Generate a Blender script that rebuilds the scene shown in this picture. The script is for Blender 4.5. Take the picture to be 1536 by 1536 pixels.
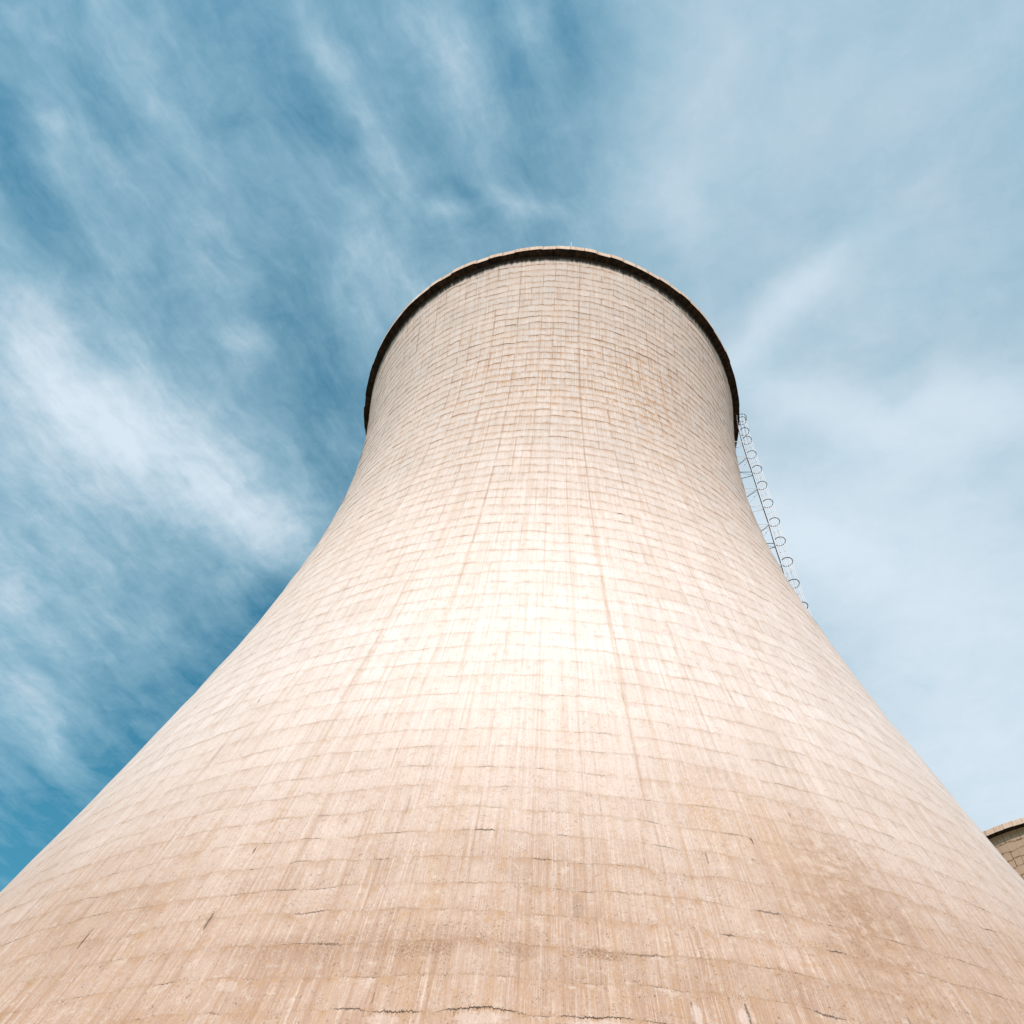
import bpy, math
import numpy as np
from mathutils import Matrix, Vector

for o in list(bpy.data.objects):
    bpy.data.objects.remove(o)
sc = bpy.context.scene
COL = sc.collection
rng = np.random.default_rng(11)

# ------------------------------------------------------------------ camera (metres, eye height = z 0, ground = z -1.7)
DIST = 66.827                       # camera to the tower's axis
cam = bpy.data.cameras.new('camera')
cam.sensor_width = 36.0
cam.lens = 0.87 * 36.0
cam.clip_start = 0.1
cam.clip_end = 30000
cam_ob = bpy.data.objects.new('camera', cam)
COL.objects.link(cam_ob)
cr, cu, cf = (Vector(v) for v in (
    (0.9985151521, -0.0092549175, 0.0536827483),
    (-0.0381913042, -0.8216456093, 0.5687177832),
    (-0.0388447583, 0.5699235380, 0.8207790480)))
cam_ob.matrix_world = Matrix(((cr.x, cu.x, -cf.x, 0), (cr.y, cu.y, -cf.y, -DIST), (cr.z, cu.z, -cf.z, 0), (0, 0, 0, 1)))
sc.camera = cam_ob

# ------------------------------------------------------------------ sun, sky, exposure
SUN_EL, SUN_AZ = 50.0, 7.0         # degrees; azimuth measured from behind the camera towards its left
SUN_STRENGTH, SKY_STRENGTH, EXPOSURE = 3.8, 0.15, 0.52
sun = bpy.data.lights.new('sun', 'SUN')
sun.energy = SUN_STRENGTH
sun.angle = math.radians(0.5)
sun.color = (1.0, 0.965, 0.92)
sun_ob = bpy.data.objects.new('sun', sun)
COL.objects.link(sun_ob)
el, az = math.radians(SUN_EL), math.radians(SUN_AZ)
to_sun = Vector((-math.sin(az) * math.cos(el), -math.cos(az) * math.cos(el), math.sin(el)))
sun_ob.rotation_euler = to_sun.to_track_quat('Z', 'Y').to_euler()
sun_ob.location = (-60, -160, 120)
sc.view_settings.view_transform = 'Standard'
sc.view_settings.look = 'None'
sc.view_settings.gamma = 1.0
sc.view_settings.use_curve_mapping = False
sc.view_settings.exposure = EXPOSURE


# ------------------------------------------------------------------ a small language for shader nodes
class S:
    """wraps a socket; arithmetic makes Math nodes"""
    tree = None

    def __init__(self, sock):
        self.s = sock

    @staticmethod
    def plug(node, i, val):
        if isinstance(val, S):
            S.tree.links.new(val.s, node.inputs[i])
        else:
            node.inputs[i].default_value = val

    @staticmethod
    def math(op, *a, clamp=False):
        n = S.tree.nodes.new('ShaderNodeMath')
        n.operation = op
        n.use_clamp = clamp
        for i, v in enumerate(a):
            S.plug(n, i, v)
        return S(n.outputs[0])

    def __add__(a, b): return S.math('ADD', a, b)
    __radd__ = __add__
    def __sub__(a, b): return S.math('SUBTRACT', a, b)
    def __rsub__(a, b): return S.math('SUBTRACT', b, a)
    def __mul__(a, b): return S.math('MULTIPLY', a, b)
    __rmul__ = __mul__
    def __truediv__(a, b): return S.math('DIVIDE', a, b)


def floor_(a): return S.math('FLOOR', a)
def fract(a): return S.math('FRACT', a)
def mn(a, b): return S.math('MINIMUM', a, b)
def mx(a, b): return S.math('MAXIMUM', a, b)
def power(a, b): return S.math('POWER', a, b)
def absn(a): return S.math('ABSOLUTE', a)
def clamp01(a): return S.math('ADD', a, 0.0, clamp=True)


def ramp(x, a, b, lo=0.0, hi=1.0, smooth=True):
    n = S.tree.nodes.new('ShaderNodeMapRange')
    n.interpolation_type = 'SMOOTHSTEP' if smooth else 'LINEAR'
    n.clamp = True
    S.plug(n, 0, x); S.plug(n, 1, a); S.plug(n, 2, b); S.plug(n, 3, lo); S.plug(n, 4, hi)
    return S(n.outputs[0])


def vec(x, y, z=0.0):
    n = S.tree.nodes.new('ShaderNodeCombineXYZ')
    for i, v in enumerate((x, y, z)):
        S.plug(n, i, v)
    return S(n.outputs[0])


def split(v):
    n = S.tree.nodes.new('ShaderNodeSeparateXYZ')
    S.plug(n, 0, v)
    return [S(o) for o in n.outputs]


def noise(v, scale=1.0, detail=3.0, rough=0.5, dist=0.0):
    n = S.tree.nodes.new('ShaderNodeTexNoise')
    n.noise_dimensions = '3D'
    S.plug(n, 'Vector', v)
    n.inputs['Scale'].default_value = scale
    n.inputs['Detail'].default_value = detail
    n.inputs['Roughness'].default_value = rough
    n.inputs['Distortion'].default_value = dist
    return S(n.outputs['Fac'])


def white(v):
    n = S.tree.nodes.new('ShaderNodeTexWhiteNoise')
    n.noise_dimensions = '3D'
    S.plug(n, 'Vector', v)
    return S(n.outputs['Value'])


def mix(f, a, b, mode='MIX'):
    n = S.tree.nodes.new('ShaderNodeMix')
    n.data_type = 'RGBA'
    n.blend_type = mode
    S.plug(n, 0, f)
    for i, v in ((6, a), (7, b)):
        S.plug(n, i, v if isinstance(v, S) else (*v, 1.0))
    return S(n.outputs[2])


def coords(which):
    n = S.tree.nodes.new('ShaderNodeTexCoord')
    return S(n.outputs[which])


# ------------------------------------------------------------------ sky: Nishita and a high sheet of cirrus
world = bpy.data.worlds.new('World')
sc.world = world
world.use_nodes = True
wt = world.node_tree
wt.nodes.clear()
S.tree = wt
sky = wt.nodes.new('ShaderNodeTexSky')
sky.sky_type = 'NISHITA'
sky.sun_disc = False
sky.sun_elevation = el
sky.sun_rotation = math.atan2(to_sun.x, to_sun.y)
sky.altitude = 300
sky.air_density = 1.0
sky.dust_density = 0.0
sky.ozone_density = 1.0
# cloud sheet coordinates: where a ray meets a level sheet one unit overhead.
# each row is the affine frame of one bank (positive) or one gap (negative) in that sheet
CLOUDS=[
(2.722, 2.419, -0.023, -5.919, 5.619, -6.481, 0.48),
(8.23, 6.069, 0.982, -7.491, 10.434, -10.164, 0.25),
(5.86, 4.144, -0.728, -11.29, 12.142, -13.646, 0.36),
(4.285, 6.676, -2.5, -13.477, 1.869, -12.568, 0.35),
(4.049, 7.324, -1.078, -19.538, 4.743, -15.134, 0.2),
(5.333, 5.755, -2.135, -15.861, 4.849, -18.998, 0.36),
(3.601, 9.275, -2.633, -16.888, 4.56, -5.555, 0.32),
(8.221, 13.272, -4.211, -17.755, 9.124, -6.446, 0.15),
(2.047, 4.478, -0.014, -28.78, 10.679, -14.175, 0.28),
(2.336, 5.457, -0.156, -32.606, 7.917, -19.64, 0.2),
(3.095, 5.965, -1.028, -32.019, 11.155, -16.867, 0.2),
(4.413, 8.734, -0.223, -31.142, 17.171, -9.532, 0.25),
(3.576, 6.524, -0.88, -39.196, 21.339, -12.411, 0.22),
(2.733, 6.299, -1.041, -42.526, 19.56, -8.331, 0.2),
(19.285, 18.442, -0.205, -23.405, 31.559, -6.266, 0.25),
(35.567, 13.862, -0.223, -16.318, 53.458, -6.706, 0.25),
(34.896, 7.336, 2.124, -11.061, 74.066, -23.049, 0.3),
(35.19, 5.734, -0.227, -11.165, 75.129, -22.198, 0.28),
(36.531, 21.217, 15.618, -16.049, 65.924, -23.157, 0.28),
(31.731, 15.997, 4.892, -17.059, 45.188, -27.233, 0.28),
(8.601, 0.722, -1.023, -1.342, 9.475, -1.373, 0.08),
(4.626, -1.077, -1.246, 0.176, 10.395, -1.488, 0.06),
(5.269, -5.46, 0.328, 22.156, 20.033, -13.968, 0.16),
(6.494, -6.463, 0.819, 28.831, 26.074, -18.17, 0.16),
(6.134, 0.702, -2.406, -8.452, 24.346, -9.796, 0.26),
(9.643, -2.921, -3.572, 0.682, 18.279, -9.526, 0.26),
(4.065, 0.484, -1.569, -3.077, 8.159, -4.896, 0.3),
(4.146, -1.222, -1.487, 0.178, 3.233, -2.745, 0.3),
(3.599, -1.105, -1.355, 0.282, 3.769, -4.597, 0.25),
(22.607, -1.478, -0.618, 0.382, 15.135, -4.498, 0.1),
(8.083, -6.492, -0.615, 11.59, 15.335, -10.211, 0.08),
(2.017, 3.391, -0.862, -5.287, 1.069, -4.42, 0.3),
(4.195, -0.803, -0.878, 0.174, 6.892, -2.048, 0.04),
(5.997, 9.504, -3.296, -19.656, 13.84, -1.459, 0.12),
(5.606, 7.436, -4.915, -20.417, 2.339, -19.788, 0.22),
(4.407, -1.026, -1.187, 0.357, 7.753, -5.298, 0.14),
(3.272, 5.746, -1.791, -20.531, 7.466, -10.343, -0.24),
(3.539, -2.342, 3.43, 14.596, 12.812, -5.416, -0.28),
(1.984, -0.711, 2.872, 6.725, 5.874, -2.535, -0.5),
(3.398, 6.879, -0.717, -40.866, 15.261, -19.981, -0.14),
(4.889, 10.068, -0.816, -36.008, 17.1, -12.082, -0.2),
(3.468, 9.712, -1.611, -44.788, 18.423, -5.303, -0.22),
(2.392, 13.751, -1.642, -56.814, 13.799, -1.533, -0.25),
(16.657, 7.38, -4.775, -15.77, 29.756, -8.208, -0.06),
(3.527, 7.673, -0.076, -28.133, 6.931, -19.16, -0.18),
(9.083, 0.605, -4.174, -7.791, 21.407, -10.984, -0.06),
(6.816, 10.122, -4.607, -36.895, 24.449, -5.06, -0.05)]
dx, dy, dz = split(coords('Generated'))
zz = mx(dz, 0.05)
px, py = dx / zz, dy / zz
warp1 = noise(vec(px, py, 1.3), 5.0, 4.0, 0.55) - 0.5
warp2 = noise(vec(px, py, 7.9), 5.0, 4.0, 0.55) - 0.5
qx, qy = px + warp1 * 0.085, py + warp2 * 0.085
# streaks: drawn out along the wind, 62 degrees in the sheet; fanning to the other side east of the tower
a1 = math.radians(62)
sx, sy = qx * math.cos(a1) + qy * math.sin(a1), qy * math.cos(a1) - qx * math.sin(a1)
st_w = noise(vec(sx * 2.0, sy * 8.5, 0.0), 1.0, 8.0, 0.66)
a2 = math.radians(-40)
tx, ty = qx * math.cos(a2) + qy * math.sin(a2), qy * math.cos(a2) - qx * math.sin(a2)
st_e = noise(vec(tx * 1.8, ty * 6.0, 3.0), 1.0, 6.0, 0.6)
east = ramp(px, -0.03, 0.16)
streak = st_w * (1.0 - east) + st_e * east
puff = noise(vec(qx, qy, 5.0), 9.0, 8.0, 0.62)
fine = noise(vec(px + warp1 * 0.2, py + warp2 * 0.2, 9.0), 24.0, 5.0, 0.62)
puff2 = noise(vec(qx, qy, 15.0), 22.0, 6.0, 0.65)
cover = 0.27 + (streak - 0.5) * 0.86 * (1.0 - east * 0.78) + (puff - 0.5) * 0.44 * (1.0 - east * 0.72) \
    + (puff2 - 0.5) * 0.36 * (1.0 - east * 0.75) + (fine - 0.5) * 0.16 * (1.0 - east * 0.6)
for m in CLOUDS:
    u_ = qx * m[0] + qy * m[1] + m[2]
    v_ = qx * m[3] + qy * m[4] + m[5]
    cover = cover + S.math('EXPONENT', (u_ * u_ + v_ * v_) * -1.0) * (m[6] * 0.72)
low_east = ramp(px, 0.1, 1.0) * ramp(py, 0.6, 1.7)
cover = cover + low_east * 0.26 + east * 0.30
cloud = ramp(cover, -0.05, 0.95, 0.0, 1.0, smooth=False)
tint = mix(1.0, S(sky.outputs[0]), (0.285, 0.77, 0.68), 'MULTIPLY')
mid = mix(ramp(cloud + (puff - 0.5) * 0.5, 0.35, 0.95), (2.25, 3.30, 3.85), (3.2, 3.75, 4.2))
colour = mix(cloud, tint, mid)
bg = wt.nodes.new('ShaderNodeBackground')
bg.inputs[1].default_value = SKY_STRENGTH
wt.links.new(colour.s, bg.inputs[0])
wo = wt.nodes.new('ShaderNodeOutputWorld')
wt.links.new(bg.outputs[0], wo.inputs[0])


# ------------------------------------------------------------------ materials
NLIFT = 79
# single marks on the big shell: panel, lift, half width, half height, strength (negative = pale)
MARKS = [
    (58.44, 41.0, 0.17, 0.064, 0.855), (49.96, 14.97, 0.025, 0.34, 0.64), (47.6, 15.12, 0.021, 0.36, 0.64), (57.12, 12.45, 0.013, 0.3, 0.64),
    (57.16, 12.4, 0.08, 0.27, -0.6), (57.86, 12.5, 0.021, 0.36, 0.64), (57.79, 12.45, 0.072, 0.3, -0.6), (52.75, 12.0, 0.2, 0.021, 0.765),
    (53.35, 12.0, 0.3, 0.022, 0.81), (54.41, 12.0, 0.55, 0.024, 0.855), (55.85, 12.0, 0.5, 0.024, 0.855), (54.4, 11.78, 0.36, 0.15, -0.45),
    (55.85, 11.78, 0.36, 0.15, -0.45), (53.2, 11.78, 0.24, 0.15, -0.375), (59.05, 13.0, 0.22, 0.03, 0.72), (60.3, 13.25, 0.014, 0.3, 0.48),
    (60.22, 13.15, 0.056, 0.27, -0.45), (57.9, 15.0, 0.12, 0.03, 0.6), (58.75, 16.0, 0.26, 0.034, 0.55), (59.6, 15.0, 0.14, 0.026, 0.6),
    (54.14, 18.0, 0.2, 0.03, 0.72), (55.15, 17.0, 0.18, 0.022, 0.63), (62.5, 21.0, 0.16, 0.026, 0.63), (57.95, 17.7, 0.021, 0.3, 0.4),
    (52.65, 19.2, 0.017, 0.4, 0.32), (55.95, 13.9, 0.4, 0.2, 0.6), (53.5, 13.75, 0.55, 0.22, 0.44), (54.8, 13.75, 0.3, 0.2, 0.4),
    (53.8, 14.2, 1.9, 0.42, 0.24), (51.6, 13.9, 1.3, 0.4, 0.24), (50.9, 12.75, 0.176, 0.15, -0.375), (55.7, 15.4, 0.1, 0.5, 0.16),
    (56.6, 14.0, 0.3, 0.03, 0.45), (52.1, 14.0, 0.3, 0.022, 0.54), (51.0, 16.0, 0.25, 0.022, 0.45), (60.9, 16.0, 0.2, 0.022, 0.45),
    (63.6, 18.0, 0.25, 0.022, 0.495), (57.2, 18.0, 0.2, 0.022, 0.54), (54.0, 21.0, 0.2, 0.026, 0.36), (56.4, 23.0, 0.25, 0.03, 0.36)
]

def new_mat(name):
    m = bpy.data.materials.new(name)
    m.use_nodes = True
    S.tree = m.node_tree
    b = m.node_tree.nodes['Principled BSDF']
    b.inputs['Specular IOR Level'].default_value = 0.15
    return m, b


def set_bump(b, h, dist, strength=1.0):
    n = S.tree.nodes.new('ShaderNodeBump')
    n.inputs['Strength'].default_value = strength
    n.inputs['Distance'].default_value = dist
    S.plug(n, 'Height', h)
    S.tree.links.new(n.outputs[0], b.inputs['Normal'])


def shell_material(name, dark=0.0):
    """board-marked concrete: u counts form panels round the shell, v counts lifts up it"""
    m, b = new_mat(name)
    uv = coords('UV')
    u0, v0, _ = split(uv)
    obj = coords('Object')
    ox, oy, oz = split(obj)
    low = ramp(v0, 26.5, 11.0)            # the lower courses: dirtier, rougher
    tone = ramp(v0, 28.0, 5.5, smooth=False)
    high = ramp(v0, 36.0, 58.0)           # the upper courses: crisp joints
    lift = floor_(v0)
    # panel joints are not evenly spaced, and wander a little from lift to lift
    wand = noise(vec(u0 * 0.83, 0.0, 4.0), 1.0, 1.0) - 0.5
    wobl = noise(vec(u0 * 3.0, v0 * 1.2, 8.0), 1.0, 3.0) - 0.5
    u = u0 + wand * 0.8 + wobl * 0.10
    v = v0 + (noise(vec(u0 * 7.0, v0 * 0.5, 2.0), 1.0, 4.0, 0.6) - 0.5) * ramp(v0, 12.0, 50.0, 0.16, 0.10) \
        + (noise(vec(u0 * 34.0, v0 * 3.0, 2.0), 1.0, 4.0, 0.7) - 0.5) * ramp(v0, 14.0, 45.0, 0.22, 0.08)
    fu, fv = fract(u), fract(v)
    pan = floor_(u)
    dv = mn(fv, 1.0 - fv)                 # distance to the lift joint, in lifts
    du = mn(fu, 1.0 - fu)                 # distance to the panel joint, in panels
    cell = white(vec(pan, floor_(v), 0.5))
    cell2 = white(vec(pan, floor_(v), 5.5))
    joint_id = white(vec(floor_(u + 0.5), floor_(v), 1.5))
    joint_col = white(vec(floor_(u + 0.5), 3.0, 2.5))
    lift_id = white(vec(3.0, floor_(v + 0.5), 1.5))
    patchy = noise(vec(u0 * 0.9, v0 * 0.55, 0.0), 1.0, 4.0, 0.6)
    patchy2 = noise(vec(u0 * 0.33, v0 * 0.21, 6.0), 1.0, 4.0, 0.6)
    us = u0 + wand * 0.8
    str_f = noise(vec(us * 62.0, v0 * 0.45, lift * 7.3), 1.0, 3.0, 0.65)
    str_m = noise(vec(us * 13.0, v0 * 0.20, 1.0), 1.0, 4.0, 0.65)
    str_c = noise(vec(u * 2.2, v * 0.10, 3.0), 1.0, 3.0, 0.6)
    grain = noise(obj, 7.0, 5.0, 0.7)
    grit = noise(obj, 13.0, 3.0, 0.7)
    # base tone: warm grey concrete, greyer and paler up top
    c = mix(ramp(patchy, 0.35, 0.65), (0.596, 0.481, 0.435), (0.667, 0.554, 0.521))
    c = mix(ramp(patchy2, 0.38, 0.62) * high * 0.9, c, (0.525, 0.468, 0.452))
    c = mix(high * 0.45, c, (0.508, 0.434, 0.412))
    c = mix(ramp(cell, 0.0, 1.0, 0.0, 0.26, smooth=False), c, (0.556, 0.412, 0.348))
    c = mix(ramp(cell2, 0.78, 1.0) * ramp(grain, 0.4, 0.6) * 0.34, c, (0.697, 0.588, 0.567))
    # dirt creeping up from the foot of the shell, thickest at the joints; tone also paints in light falloff below mid-height
    dirt = ramp(patchy, 0.36, 0.68) * 0.45 + ramp(patchy2, 0.38, 0.66) * 0.40 + power(1.0 - dv * 2.0, 3.0) * 0.14
    c = mix(tone * 1.0, c, (0.364, 0.218, 0.152))
    c = mix(clamp01(dirt * low * 0.85), c, (0.268, 0.147, 0.093))
    # pale lime wash and tan board streaks
    c = mix(ramp(str_f, 0.50, 0.70) * ramp(low, 0.0, 1.0, 0.20, 0.58) * ramp(patchy, 0.35, 0.62, 0.35, 1.1), c, (0.626, 0.461, 0.379))
    c = mix(ramp(str_f, 0.50, 0.33) * ramp(low, 0.0, 1.0, 0.16, 0.58) * ramp(patchy2, 0.35, 0.62, 0.35, 1.1), c, (0.323, 0.186, 0.122))
    c = mix(ramp(str_m, 0.50, 0.68) * ramp(low, 0.0, 1.0, 0.26, 0.60), c, (0.303, 0.166, 0.107))
    c = mix(ramp(str_m, 0.46, 0.30) * 0.35, c, (0.657, 0.524, 0.460))
    c = mix(ramp(str_c, 0.54, 0.74) * 0.36, c, (0.455, 0.294, 0.213))
    # long runs that carry on down many courses
    run_w = noise(vec(us * 4.2, v0 * 0.035, 91.0), 1.0, 4.0, 0.7)
    run_n = noise(vec(us * 21.0, v0 * 0.055, 93.0), 1.0, 3.0, 0.7)
    c = mix(ramp(run_w, 0.50, 0.66) * ramp(str_f, 0.3, 0.6, 0.5, 1.0) * ramp(low, 0.0, 1.0, 0.34, 0.44), c, (0.420, 0.262, 0.166))
    c = mix(ramp(run_n, 0.54, 0.66) * ramp(low, 0.0, 1.0, 0.34, 0.48), c, (0.400, 0.240, 0.147))
    # mottling: small blotches a little drawn out down the boards
    mot = noise(vec(us * 30.0, v0 * 7.0, 71.0), 1.0, 4.0, 0.7)
    mot2 = noise(vec(us * 5.0, v0 * 2.2, 73.0), 1.0, 5.0, 0.7)
    c = mix(ramp(mot, 0.50, 0.66) * ramp(low, 0.0, 1.0, 0.28, 0.66) * ramp(patchy, 0.3, 0.6, 0.4, 1.0), c, (0.394, 0.224, 0.129))
    c = mix(ramp(mot, 0.47, 0.34) * ramp(low, 0.0, 1.0, 0.25, 0.16), c, (0.636, 0.532, 0.460))
    c = mix(ramp(mot2, 0.54, 0.66) * ramp(low, 0.0, 1.0, 0.34, 0.50), c, (0.389, 0.224, 0.125))
    c = mix(ramp(mot2, 0.45, 0.32) * 0.28, c, (0.636, 0.532, 0.460))
    seep = ramp(fv, 0.55, 1.0) * ramp(noise(vec(us * 3.2, v0 * 0.8, 77.0), 1.0, 4.0, 0.7), 0.47, 0.62) * ramp(str_f, 0.35, 0.6)
    c = mix(clamp01(seep * ramp(low, 0.0, 1.0, 0.42, 0.80)), c, (0.348, 0.189, 0.100))
    dash = noise(vec(us * 44.0, v0 * 11.0, 81.0), 1.0, 3.0, 0.65)
    dens = ramp(noise(vec(us * 2.1, v0 * 1.3, 83.0), 1.0, 4.0, 0.65), 0.36, 0.64)
    dens = dens * 0.75 + power(1.0 - dv * 2.0, 4.0) * 0.35
    c = mix(clamp01(ramp(dash, 0.425, 0.345) * dens * ramp(v0, 34.0, 13.0, 0.10, 0.85)), c, (0.187, 0.098, 0.052))
    c = mix(clamp01(ramp(dash, 0.60, 0.70) * ramp(dens, 0.3, 0.8) * low * 0.5), c, (0.606, 0.497, 0.421))
    # a rusty run high on the sunny side and a rough brown tongue low on the right
    def spot(uc, vc, ru, rv):
        a_ = (u0 - uc) / ru
        b_ = (v0 - vc) / rv
        return S.math('EXPONENT', (a_ * a_ + b_ * b_) * -1.0)
    rough_n = noise(obj, 2.2, 6.0, 0.7)
    tongue = spot(60.35, 16.9, 0.9, 3.6)
    c = mix(clamp01(tongue * ramp(rough_n, 0.36, 0.60) * 0.8), c, (0.300, 0.170, 0.104))
    tongue2 = spot(59.4, 19.2, 0.8, 2.2)
    c = mix(clamp01(tongue2 * ramp(run_n, 0.40, 0.60) * 0.7), c, (0.420, 0.245, 0.135))
    tongue3 = spot(58.2, 19.8, 0.35, 1.6)
    c = mix(clamp01(tongue3 * ramp(mot, 0.40, 0.58) * 0.7), c, (0.420, 0.235, 0.125))
    rust = spot(65.0, 62.0, 5.5, 11.0) * 0.65 + spot(62.4, 58.0, 2.6, 9.0) * 0.55 + spot(57.0, 59.5, 6.5, 11.0) * 0.75 + spot(49.5, 60.0, 5.0, 10.0) * 0.5
    rmask = ramp(run_n, 0.46, 0.60) * ramp(noise(vec(us * 1.6, v0 * 0.45, 95.0), 1.0, 4.0, 0.7), 0.42, 0.62)
    c = mix(clamp01(rust * rmask * 0.95), c, (0.420, 0.240, 0.138))
    rmask2 = ramp(fv, 0.35, 1.0) * ramp(noise(vec(us * 2.6, v0 * 1.1, 97.0), 1.0, 3.0, 0.7), 0.46, 0.60)
    c = mix(clamp01(rust * rmask2 * 0.8), c, (0.410, 0.225, 0.125))
    # stains that run down from each lift joint
    run = power(fv, 5.0) * ramp(str_m, 0.40, 0.66) * ramp(patchy, 0.30, 0.62)
    c = mix(clamp01(run * ramp(high, 0.0, 1.0, 0.30, 0.85)), c, (0.333, 0.201, 0.126))
    # lift joints: broken tan lines, soft stain either side
    jn = noise(vec(u0 * 1.7, v0 * 0.9, 11.0), 1.0, 5.0, 0.7)
    jw = ramp(v0, 12.0, 60.0, 0.022, 0.140) * ramp(noise(vec(u0 * 5.0, lift, 15.0), 1.0, 3.0, 0.6), 0.3, 0.7, 0.55, 1.25)
    jh = ramp(dv, jw, jw * 0.2) * ramp(jn, 0.45, 0.62, ramp(low, 0.0, 1.0, 0.35, 0.0), 1.0) * ramp(lift_id, 0.0, 1.0, 0.75, 1.0)
    js = ramp(dv, jw * 3.0, 0.0) * ramp(jn, 0.40, 0.62)
    c = mix(clamp01(js * ramp(low, 0.0, 1.0, 0.30, 0.55)), c, (0.333, 0.206, 0.131))
    c = mix(clamp01(jh * ramp(v0, 30.0, 60.0, 0.34, 0.66)), c, (0.348, 0.184, 0.104))
    # panel joints
    pw = ramp(v0, 12.0, 60.0, 0.022, 0.060)
    jp = ramp(du, pw, pw * 0.25) * ramp(joint_id * 0.92 + joint_col * 0.16, 0.22, 0.90, 0.08, 1.0)
    c = mix(clamp01(jp * ramp(v0, 28.0, 66.0, 0.26, 0.58)), c, (0.273, 0.142, 0.086))
    smear = ramp(du, 0.16, 0.0) * ramp(joint_col, 0.55, 0.9) * ramp(str_m, 0.35, 0.6)
    c = mix(clamp01(smear * 0.14), c, (0.374, 0.230, 0.152))
    # pits, blow holes and popped grit
    pit = ramp(grit, 0.44, 0.35) * ramp(grain, 0.42, 0.56) * ramp(rough_n, 0.46, 0.62)
    c = mix(clamp01(pit * ramp(v0, 30.0, 12.0, 0.05, 0.75)), c, (0.177, 0.097, 0.058))
    fleck = ramp(grit, 0.66, 0.74) * ramp(rough_n, 0.50, 0.62)
    c = mix(clamp01(fleck * low * 0.55), c, (0.566, 0.431, 0.364))
    # open cracks along the joints, with pale broken lips beneath
    ck = noise(vec(u0 * 1.15, lift * 3.7 + fv * 0.4, 21.0), 1.0, 3.0, 0.6)
    ckm = ramp(ck, 0.59, 0.66)
    thin = ramp(v0, 12.0, 60.0, 0.020, 0.075)
    crack = ramp(dv, thin, thin * 0.35) * ckm
    ck2 = noise(vec(u0 * 5.0, v0 * 0.7, 31.0), 1.0, 3.0, 0.6)
    vcrack = ramp(du, 0.016, 0.006) * ramp(ck2, 0.63, 0.69) * ramp(joint_id, 0.45, 0.6)
    lip = ramp(fv, 0.62, 0.96) * ckm * low * ramp(grain, 0.42, 0.58)
    c = mix(clamp01(lip * 0.55), c, (0.566, 0.441, 0.389))
    spall = ramp(noise(vec(u0 * 2.6, v0 * 2.2, 41.0), 1.0, 4.0, 0.6), 0.67, 0.72)
    c = mix(clamp01(spall * low * 0.5), c, (0.525, 0.412, 0.369))
    dark_ = clamp01(crack * ramp(v0, 14.0, 26.0, 0.95, 0.30) * ramp(v0, 50.0, 66.0, 1.0, 2.2) + vcrack * 0.85)
    c = mix(dark_, c, (0.085, 0.050, 0.034))
    rim_shade_drips = ramp(v0 + (noise(vec(u0 * 3.0, v0 * 0.15, 51.0), 1.0, 4.0, 0.7) - 0.5) * 1.0, NLIFT - 0.85, NLIFT - 0.4)  # walkway's shadow painted on the top lift, edge broken by dark drips
    c = mix(clamp01(rim_shade_drips * 0.95), c, (0.014, 0.010, 0.008))
    for (uc, vc, ru, rv, amt) in MARKS:
        a_ = (u0 - uc) / ru
        b_ = (v - vc) / rv
        e_ = a_ * a_ + b_ * b_ + (grain - 0.5) * 2.4 + (noise(vec(u0 * 9.0, v0 * 9.0, 61.0), 1.0, 3.0, 0.6) - 0.5) * 1.6
        if amt < 0:                      # pale broken face
            c = mix(ramp(e_, 1.2, 0.5) * -amt, c, (0.535, 0.412, 0.369))
        elif rv > 0.16 and ru > 0.2:     # damp brown blotch
            c = mix(ramp(e_, 1.5, 0.1) * amt * ramp(grit, 0.62, 0.42), c, (0.192, 0.102, 0.063))
        else:                            # open crack
            c = mix(ramp(e_, 1.1, 0.7) * amt, c, (0.030, 0.022, 0.020))
    if dark:
        c = mix(dark, c, (0.36, 0.215, 0.13))
        c = mix(clamp01(jh * 0.85 + jp * 0.8), c, (0.07, 0.045, 0.03))
    S.tree.links.new(c.s, b.inputs['Base Color'])
    # lime-washed and smooth half way up, rough where it is dirty below and weathered above
    rg = ramp(v0, 25.0, 10.0, 0.0, 0.34) + ramp(v0, 31.0, 47.0, 0.0, 0.38) + (patchy - 0.5) * 0.2
    S.plug(b, 'Roughness', rg + 0.60)
    S.plug(b, 'Specular IOR Level', ramp(v0, 25.0, 10.0, 0.45, 0.12) * ramp(v0, 30.0, 47.0, 1.0, 0.2))
    h = (str_f - 0.5) * 0.25 + (grain - 0.5) * 0.35 + (grit - 0.5) * 0.12 - jh * 0.15 - jp * 0.15 - dark_ * 1.0 - pit * 0.5 + spall * -0.4
    set_bump(b, h, 0.03, 0.8)
    return m


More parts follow.
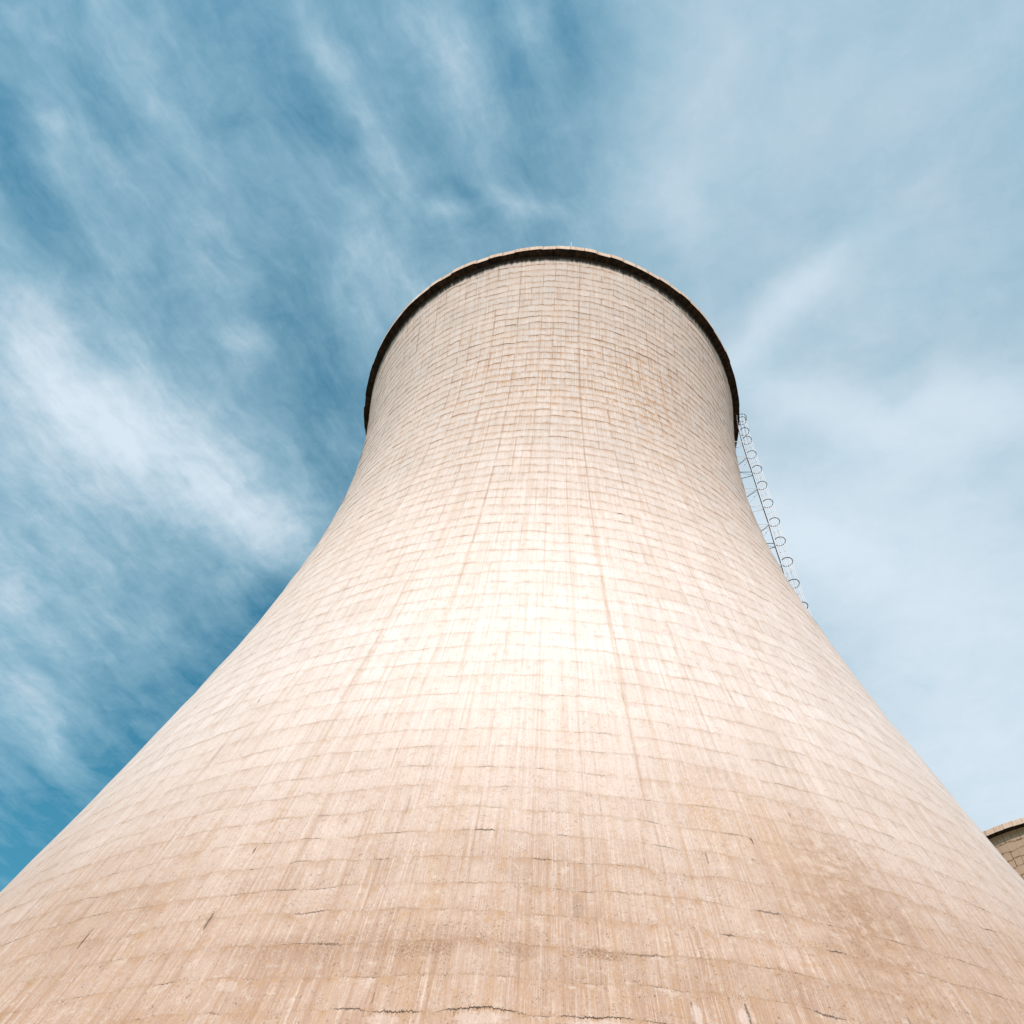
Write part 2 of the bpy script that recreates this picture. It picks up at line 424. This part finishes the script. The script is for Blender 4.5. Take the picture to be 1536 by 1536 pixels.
def cornice_material(name, under=(0.035, 0.022, 0.014)):
    m, b = new_mat(name)
    uv = coords('UV')
    u, v, _ = split(uv)
    obj = coords('Object')
    pan = floor_(u)
    du = mn(fract(u), 1.0 - fract(u))
    cell = white(vec(pan, 0.5, 0.5))
    st = noise(vec(u * 6.0, v * 0.4, 0.0), 1.0, 3.0, 0.6)
    c = mix(cell, (0.52, 0.355, 0.27), (0.58, 0.43, 0.35))
    c = mix(ramp(cell, 0.90, 0.95) * 0.7, c, (0.62, 0.57, 0.53))
    c = mix(ramp(st, 0.5, 0.7) * 0.6, c, (0.33, 0.20, 0.13))
    c = mix(ramp(du, 0.05, 0.02) * 0.6, c, (0.14, 0.08, 0.05))
    # v below 1: the soffit, its shade painted in as near-black colour
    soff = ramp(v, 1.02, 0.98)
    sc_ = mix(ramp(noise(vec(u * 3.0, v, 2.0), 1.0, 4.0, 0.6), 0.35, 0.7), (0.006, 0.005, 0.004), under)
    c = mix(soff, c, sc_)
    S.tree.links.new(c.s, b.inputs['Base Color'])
    b.inputs['Roughness'].default_value = 0.95
    set_bump(b, noise(obj, 5.0, 4.0, 0.7), 0.05, 0.6)
    return m


def metal_material(name, base, rough=0.45, metal=0.7):
    m, b = new_mat(name)
    obj = coords('Object')
    n = noise(obj, 6.0, 4.0, 0.6)
    c = mix(ramp(n, 0.35, 0.7), tuple(x * 0.85 for x in base), tuple(min(1, x * 1.12) for x in base))
    S.tree.links.new(c.s, b.inputs['Base Color'])
    b.inputs['Metallic'].default_value = metal
    b.inputs['Roughness'].default_value = rough
    return m


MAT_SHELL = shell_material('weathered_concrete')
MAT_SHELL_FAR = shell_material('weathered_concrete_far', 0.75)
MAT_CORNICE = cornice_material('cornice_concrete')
MAT_GALV = metal_material('galvanised_steel', (0.60, 0.60, 0.64), 0.6, 0.05)
MAT_DARK = metal_material('bare_dark_steel', (0.016, 0.014, 0.015), 0.6, 0.0)

m, b = new_mat('dry_earth')
obj = coords('Object')
c = mix(ramp(noise(obj, 0.12, 6.0, 0.6), 0.35, 0.65), (0.30, 0.22, 0.15), (0.42, 0.33, 0.24))
c = mix(ramp(noise(obj, 3.0, 4.0, 0.7), 0.5, 0.75) * 0.6, c, (0.20, 0.15, 0.10))
S.tree.links.new(c.s, b.inputs['Base Color'])
b.inputs['Roughness'].default_value = 0.95
set_bump(b, noise(obj, 2.0, 6.0, 0.7), 0.08)
MAT_EARTH = m


# ------------------------------------------------------------------ mesh helpers
def mesh_from(name, verts, faces, mat, uvs=None, smooth=False):
    me = bpy.data.meshes.new(name)
    verts = np.asarray(verts, dtype=np.float32)
    faces = np.asarray(faces, dtype=np.int32)
    n = faces.shape[1]
    me.vertices.add(len(verts))
    me.vertices.foreach_set('co', verts.ravel())
    me.loops.add(faces.size)
    me.loops.foreach_set('vertex_index', faces.ravel())
    me.polygons.add(len(faces))
    me.polygons.foreach_set('loop_start', np.arange(0, faces.size, n, dtype=np.int32))
    me.polygons.foreach_set('loop_total', np.full(len(faces), n, dtype=np.int32))
    if uvs is not None:
        l = me.uv_layers.new(name='UVMap')
        l.data.foreach_set('uv', np.asarray(uvs, dtype=np.float32).ravel())
    me.polygons.foreach_set('use_smooth', np.full(len(faces), smooth, dtype=bool))
    me.update(calc_edges=True)
    me.validate()
    me.materials.append(mat)
    return me


def put(name, me, parent=None):
    o = bpy.data.objects.new(name, me)
    COL.objects.link(o)
    if parent:
        o.parent = parent
    return o


def thing(name, label, cat, loc=(0, 0, 0), group=None):
    o = bpy.data.objects.new(name, None)
    COL.objects.link(o)
    o.location = loc
    o['label'] = label
    o['category'] = cat
    if group:
        o['group'] = group
    return o


class Bars:
    """collects round and square bars into one mesh"""
    def __init__(self):
        self.v, self.f = [], []

    def tube(self, pts, r, n=6, closed=False):
        pts = [Vector(p) for p in pts]
        k0 = len(self.v)
        N = len(pts)
        for i, p in enumerate(pts):
            a_ = pts[i - 1] if (i or closed) else pts[i]
            b_ = pts[(i + 1) % N] if (i < N - 1 or closed) else pts[i]
            t = (b_ - a_).normalized()
            ref = Vector((0, 0, 1)) if abs(t.z) < 0.8 else Vector((1, 0, 0))
            x = t.cross(ref).normalized()
            y = t.cross(x)
            for k in range(n):
                q = 2 * math.pi * (k + 0.5) / n
                self.v.append(p + x * (r * math.cos(q)) + y * (r * math.sin(q)))
        for i in range(N if closed else N - 1):
            j = (i + 1) % N
            for k in range(n):
                l = (k + 1) % n
                self.f.append((k0 + i * n + k, k0 + i * n + l, k0 + j * n + l, k0 + j * n + k))
        return self

    def flat(self, pts, w, t, normals):
        """flat strip swept along pts; w across (normals), t thick"""
        pts = [Vector(p) for p in pts]
        k0 = len(self.v)
        N = len(pts)
        for i, p in enumerate(pts):
            d = (pts[min(i + 1, N - 1)] - pts[max(i - 1, 0)]).normalized()
            nn = Vector(normals[i]).normalized()
            s = d.cross(nn).normalized()
            for a_, b_ in ((-1, -1), (1, -1), (1, 1), (-1, 1)):
                self.v.append(p + s * (a_ * w / 2) + nn * (b_ * t / 2))
        for i in range(N - 1):
            for k in range(4):
                l = (k + 1) % 4
                self.f.append((k0 + i * 4 + k, k0 + i * 4 + l, k0 + i * 4 + 4 + l, k0 + i * 4 + 4 + k))
        for e in (k0, k0 + (N - 1) * 4):
            self.f.append((e, e + 1, e + 2, e + 3))
        return self

    def mesh(self, name, mat):
        return mesh_from(name, [tuple(p) for p in self.v], self.f, mat)


# ------------------------------------------------------------------ the cooling tower
SC = 25.0                           # throat radius, metres
ZT, BL, BU, QL = 3.59949 * SC, 2.25178, 2.53275, 0.88477
ZR = 4.70239 * SC                   # rim height above the eye
GROUND = -1.7
NP = 110                            # form panels round the shell


def radius(z):
    z = np.asarray(z, dtype=float)
    lowr = z < ZT
    t = (z - ZT) / SC / np.where(lowr, BL, BU)
    return SC * (1 + (np.sqrt(1 + t * t) - 1) * np.where(lowr, QL, 1.0))


def lift_heights():
    out = [GROUND - 0.6]
    while out[-1] < ZR - 1.0:
        out.append(out[-1] + float(np.interp(out[-1], (0, 18, 30, 55, 90, 118), (1.25, 1.28, 1.55, 1.65, 1.58, 1.55))))
    out[-1] = ZR
    return np.array(out)


NLIFT_REAL = len(lift_heights()) - 1


def build_shell(name, mat, per_panel=8, seed=3):
    g = np.random.default_rng(seed)
    zl = lift_heights()
    nl = len(zl) - 1
    nc = NP * per_panel
    th = np.arange(nc + 1) / nc
    ang = th * 2 * math.pi
    pan = np.minimum((th * NP).astype(int), NP - 1)

    def periodic(n, amp):
        a = g.uniform(-amp, amp, n)
        x = th * n
        i = x.astype(int) % n
        f = x - np.floor(x)
        f = f * f * (3 - 2 * f)
        return a[i] * (1 - f) + a[(i + 1) % n] * f
    rows_z, rows_r, rows_v = [], [], []
    wob = []
    for q in range(nl + 1):
        w = float(np.interp(zl[q], (14, 60, 100), (.55, .8, 1.0)))
        step = np.repeat(g.uniform(-.12, .12, NP), per_panel)
        wob.append(w * (periodic(NP // 2, .17) + periodic(NP * 2, .11) + periodic(NP * 4, .06) + np.r_[step, step[0]]))
    wob[0] = wob[0] * 0
    wob[-1] = wob[-1] * 0
    swell = [periodic(14, .05) for _ in range(nl + 1)]
    for k in range(nl):
        hi = float(np.interp(zl[k], (14, 60, 100), (.001, .001, .014)))
        amp = (g.random(NP) ** 2.2 * 2.2 + .15)[pan] * hi * (0.6 + 0.8 * g.random())
        out = g.uniform(-1, 1, NP)[pan] * float(np.interp(zl[k], (14, 40, 70), (.001, .002, .014)))
        z0, z1 = zl[k] + wob[k], zl[k + 1] + wob[k + 1]
        for t, f in ((0.0, 1.0), (0.18, .45), (0.55, .2), (0.995, 0.0)):
            z = z0 + (z1 - z0) * t
            rows_z.append(z)
            rows_r.append(radius(z) + amp * f + out + swell[k] * (1 - t) + swell[k + 1] * t)
            rows_v.append(np.full(nc + 1, k + t))
    Z, R, V = np.array(rows_z), np.array(rows_r), np.array(rows_v)
    nr = len(Z)
    # ang 0 at the back; the front of the tower (facing the camera, -y) is u = NP / 2
    X, Y = -R * np.sin(ang)[None, :], R * np.cos(ang)[None, :]
    ver = np.stack([X, Y, Z], -1).reshape(-1, 3)
    U = np.broadcast_to(th * NP, Z.shape)
    i, j = np.meshgrid(np.arange(nr - 1), np.arange(nc), indexing='ij')
    a = (i * (nc + 1) + j).ravel()
    F = np.stack([a, a + 1, a + nc + 2, a + nc + 1], -1)
    uvv = np.stack([U, V], -1).reshape(-1, 2)
    uvs = uvv[F]
    # the inside face and the crown of the wall
    nb, mi = 220, 40
    zi = np.linspace(ZR - .02, GROUND, mi)
    ai = np.arange(nb + 1) / nb * 2 * math.pi
    Ri = radius(zi) - 0.30
    VI = np.stack([-Ri[:, None] * np.sin(ai), Ri[:, None] * np.cos(ai), np.repeat(zi[:, None], nb + 1, 1)], -1).reshape(-1, 3)
    UI = np.stack([np.broadcast_to(ai / (2 * math.pi) * NP, (mi, nb + 1)), np.repeat(np.linspace(nl, 0, mi)[:, None], nb + 1, 1)], -1).reshape(-1, 2)
    i, j = np.meshgrid(np.arange(mi - 1), np.arange(nb), indexing='ij')
    a = (i * (nb + 1) + j).ravel()
    FI = np.stack([a, a + 1, a + nb + 2, a + nb + 1], -1)
    return mesh_from(name, np.concatenate([ver, VI]), np.concatenate([F, FI + len(ver)]), mat,
                     np.concatenate([uvs.reshape(-1, 2), UI[FI].reshape(-1, 2)]))


def build_cornice(name, mat, seed=5):
    """walkway ring round the rim: soffit, fascia, top, inner face; cast in segments that do not quite line up"""
    g = np.random.default_rng(seed)
    ns, per = 96, 6
    nc = ns * per
    th = np.arange(nc + 1) / nc
    seg = np.minimum((th * ns).astype(int), ns - 1)
    ang = th * 2 * math.pi
    ro = g.normal(0, .045, ns)[seg] + np.interp(th * 24 % 24, np.arange(25), np.r_[(q := g.normal(0, .055, 24)), q[0]])
    zo = g.normal(0, .035, ns)[seg]
    zs = np.interp(th * 40 % 40, np.arange(41), np.r_[(q := g.normal(0, .05, 40)), q[0]])
    R0 = float(radius(ZR))
    W_ = 0.86
    prof = [  # dr, dz, v
        (-0.06, -0.42, 0.0), (0.30, -0.36, .3), (W_ - .02, -0.22, .97), (W_, -0.20, 1.03), (W_, 0.95, 2.0),
        (W_ - .05, 1.0, 2.1), (-0.30, 1.0, 3.0), (-0.30, -0.5, 4.0)]
    rows = []
    for n, (dr, dz, v) in enumerate(prof):
        outer = 1.0 if 2 <= n <= 5 else 0.0
        r = R0 + dr + ro * outer
        z = ZR + dz + (zo + zs) * (1.0 if n in (2, 3, 4, 5) else 0.3)
        rows.append(np.stack([-r * np.sin(ang), r * np.cos(ang), z + 0 * ang], -1))
    ver = np.concatenate(rows)
    uvv = np.concatenate([np.stack([th * ns, np.full(nc + 1, p[2])], -1) for p in prof])
    nr = len(prof)
    i, j = np.meshgrid(np.arange(nr - 1), np.arange(nc), indexing='ij')
    a = (i * (nc + 1) + j).ravel()
    F = np.stack([a, a + 1, a + nc + 2, a + nc + 1], -1)
    return mesh_from(name, ver, F, mat, uvv[F].reshape(-1, 2))


tower = thing('cooling_tower', 'huge pale concrete cooling tower filling the picture, with tan joint lines', 'cooling tower',
              (0, 0, 0), 'cooling towers')
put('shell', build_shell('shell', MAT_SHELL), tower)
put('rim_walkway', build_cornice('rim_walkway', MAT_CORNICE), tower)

far = thing('cooling_tower', 'distant cooling tower with darker tan rim showing behind the right flank of the big one', 'cooling tower',
            (112.93, 108.74, -0.8), 'cooling towers')
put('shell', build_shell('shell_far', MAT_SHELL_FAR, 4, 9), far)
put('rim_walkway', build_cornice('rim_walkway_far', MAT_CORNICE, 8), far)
far.rotation_euler = (0, 0, math.radians(-33))

# ------------------------------------------------------------------ caged ladder up the right flank
PSI = math.radians(78.0)
rad_d = Vector((math.sin(PSI), -math.cos(PSI), 0))
tan_d = Vector((math.cos(PSI), math.sin(PSI), 0))
stand_z = [-1.7, 40, 60, 66, 72.62, 76.38, 80.24, 84.04, 87.94, 91.92, 95.95, 99.78, 103.48, 109.7, 112.59, 119.5]
stand_s = [1.1, 1.1, 1.1, 1.15, 1.75, 2.05, 2.43, 2.59, 2.77, 2.72, 2.62, 2.44, 2.11, 1.55, 1.29, 1.29]


def lad(z, across=0.0, out=0.0):
    """point on the ladder cage: z, sideways from its axis, outwards from its axis"""
    s = float(np.interp(z, stand_z, stand_s)) - 0.12
    r_ = float(radius(min(z, ZR))) + s + out
    p = rad_d * r_ + tan_d * across
    return Vector((p.x, p.y, z))


RC = 0.64                            # cage radius
ladder = thing('caged_ladder', 'thin steel ladder with safety cage hoops running up the right flank of the big tower', 'ladder',
               tuple(lad(-1.7)))
L0 = ladder.location.copy()


def lpart(name, bars, mat, parent=ladder):
    for q in range(len(bars.v)):
        bars.v[q] = bars.v[q] - L0
    return put(name, bars.mesh(name, mat), parent)


ztop = 114.0
zpath = np.linspace(-1.6, ztop, 90)
for s in (-1, 1):
    lpart('side_rail', Bars().tube([lad(z, s * .30, -RC) for z in zpath], .048, 6), MAT_GALV)
rung_z = np.arange(-1.3, ztop - .2, .42)
seen = [z for z in rung_z if z > 70][:100]
ro_bars = Bars().tube([Vector((0, 0, 0)), Vector((0, 0, 0)) + tan_d * .60], .035, 6)
rung_me = ro_bars.mesh('rung', MAT_DARK)
rest = Bars()
for z in rung_z:
    if any(abs(z - q) < 1e-6 for q in seen):
        o = put('rung', rung_me, ladder)
        o.location = lad(z, -.30, -RC) - L0
    else:
        rest.tube([lad(z, -.30, -RC), lad(z, .30, -RC)], .035, 6)
o = lpart('rungs', rest, MAT_DARK)
o['kind'] = 'stuff'
hoops = [113.6, 112.8, 109.7, 107.3, 103.5, 99.75, 95.95, 91.92, 87.95, 84.1, 80.24, 76.4, 72.62, 68.8, 65.0, 61.2]
hoops += [61.2 - 3.8 * k for k in range(1, 16)]
for z in hoops:
    pts = []
    for k in range(0, 19):
        q = math.radians(-146 + 292 * k / 18)
        pts.append(lad(z, RC * math.sin(q), RC * math.cos(q) - (0.02 if False else 0)))
    lpart('cage_hoop', Bars().tube(pts, .047, 6), MAT_DARK)
for q in (-110, -63, 0, 63, 110):
    q = math.radians(q)
    lpart('cage_strap', Bars().tube([lad(z, (RC - .04) * math.sin(q), (RC - .04) * math.cos(q)) for z in zpath if z > 1.0], .046, 6), MAT_GALV)


def wall(z, across):
    r_ = float(radius(min(z, ZR - .6))) - .05
    p = rad_d * r_ + tan_d * across
    return Vector((p.x, p.y, z))


bz = 106.6
kk = 0
while bz > 5:
    br = Bars()
    if kk % 2 == 0:                   # level frame with a thin cross brace
        for s in (-1, 1):
            br.tube([lad(bz, s * .26, -RC + .06), wall(bz, s * .55)], .042, 4)
        br.tube([lad(bz, .26, -RC), wall(bz, -.55)], .018, 4)
        lpart('bracket', br, MAT_DARK if kk % 4 else MAT_GALV)
    else:                             # level arms carried by struts to the wall below
        for s in (-1, 1):
            br.tube([lad(bz, s * .26, -RC + .06), wall(bz, s * .55)], .038, 4)
        br.tube([lad(bz, .26, -RC), lad(bz, -.26, -RC)], .03, 4)
        br.tube([lad(bz, -.26, -RC), wall(bz, .55)], .018, 4)
        lpart('bracket', br, MAT_GALV)
        for s in (-1, 1):
            st = Bars().tube([lad(bz - .1, s * .27, -RC + .06), wall(bz - 2.4, s * .6)], .042, 4)
            lpart('strut', st, MAT_DARK if s < 0 else MAT_GALV)
    bz -= 3.85
    kk += 1

# ------------------------------------------------------------------ lightning rod on the rim
RA = math.radians(4.0)
rr_ = float(radius(ZR)) + .55
rod = bpy.data.objects.new('lightning_rod', Bars().tube([(0, 0, 0), (0, 0, 1.6), (0, 0, 3.0)], .03, 6)
                           .tube([(0, 0, 0), (0, 0, .25)], .12, 8).mesh('lightning_rod', MAT_GALV))
COL.objects.link(rod)
rod.location = (rr_ * math.sin(RA), -rr_ * math.cos(RA), ZR + 1.0)
rod['label'] = 'thin pale lightning rod standing on the top of the big tower\'s rim'
rod['category'] = 'lightning rod'

# ------------------------------------------------------------------ ground
n = 60
gx = np.concatenate([-np.geomspace(8000, 20, 24), np.linspace(-15, 15, 5), np.geomspace(20, 8000, 24)])
GX, GY = np.meshgrid(gx, gx, indexing='ij')
k = len(gx)
ver = np.stack([GX, GY, np.full_like(GX, GROUND)], -1).reshape(-1, 3)
i, j = np.meshgrid(np.arange(k - 1), np.arange(k - 1), indexing='ij')
a = (i * k + j).ravel()
g_ = put('ground', mesh_from('ground', ver, np.stack([a, a + k, a + k + 1, a + 1], -1), MAT_EARTH))
g_['kind'] = 'structure'
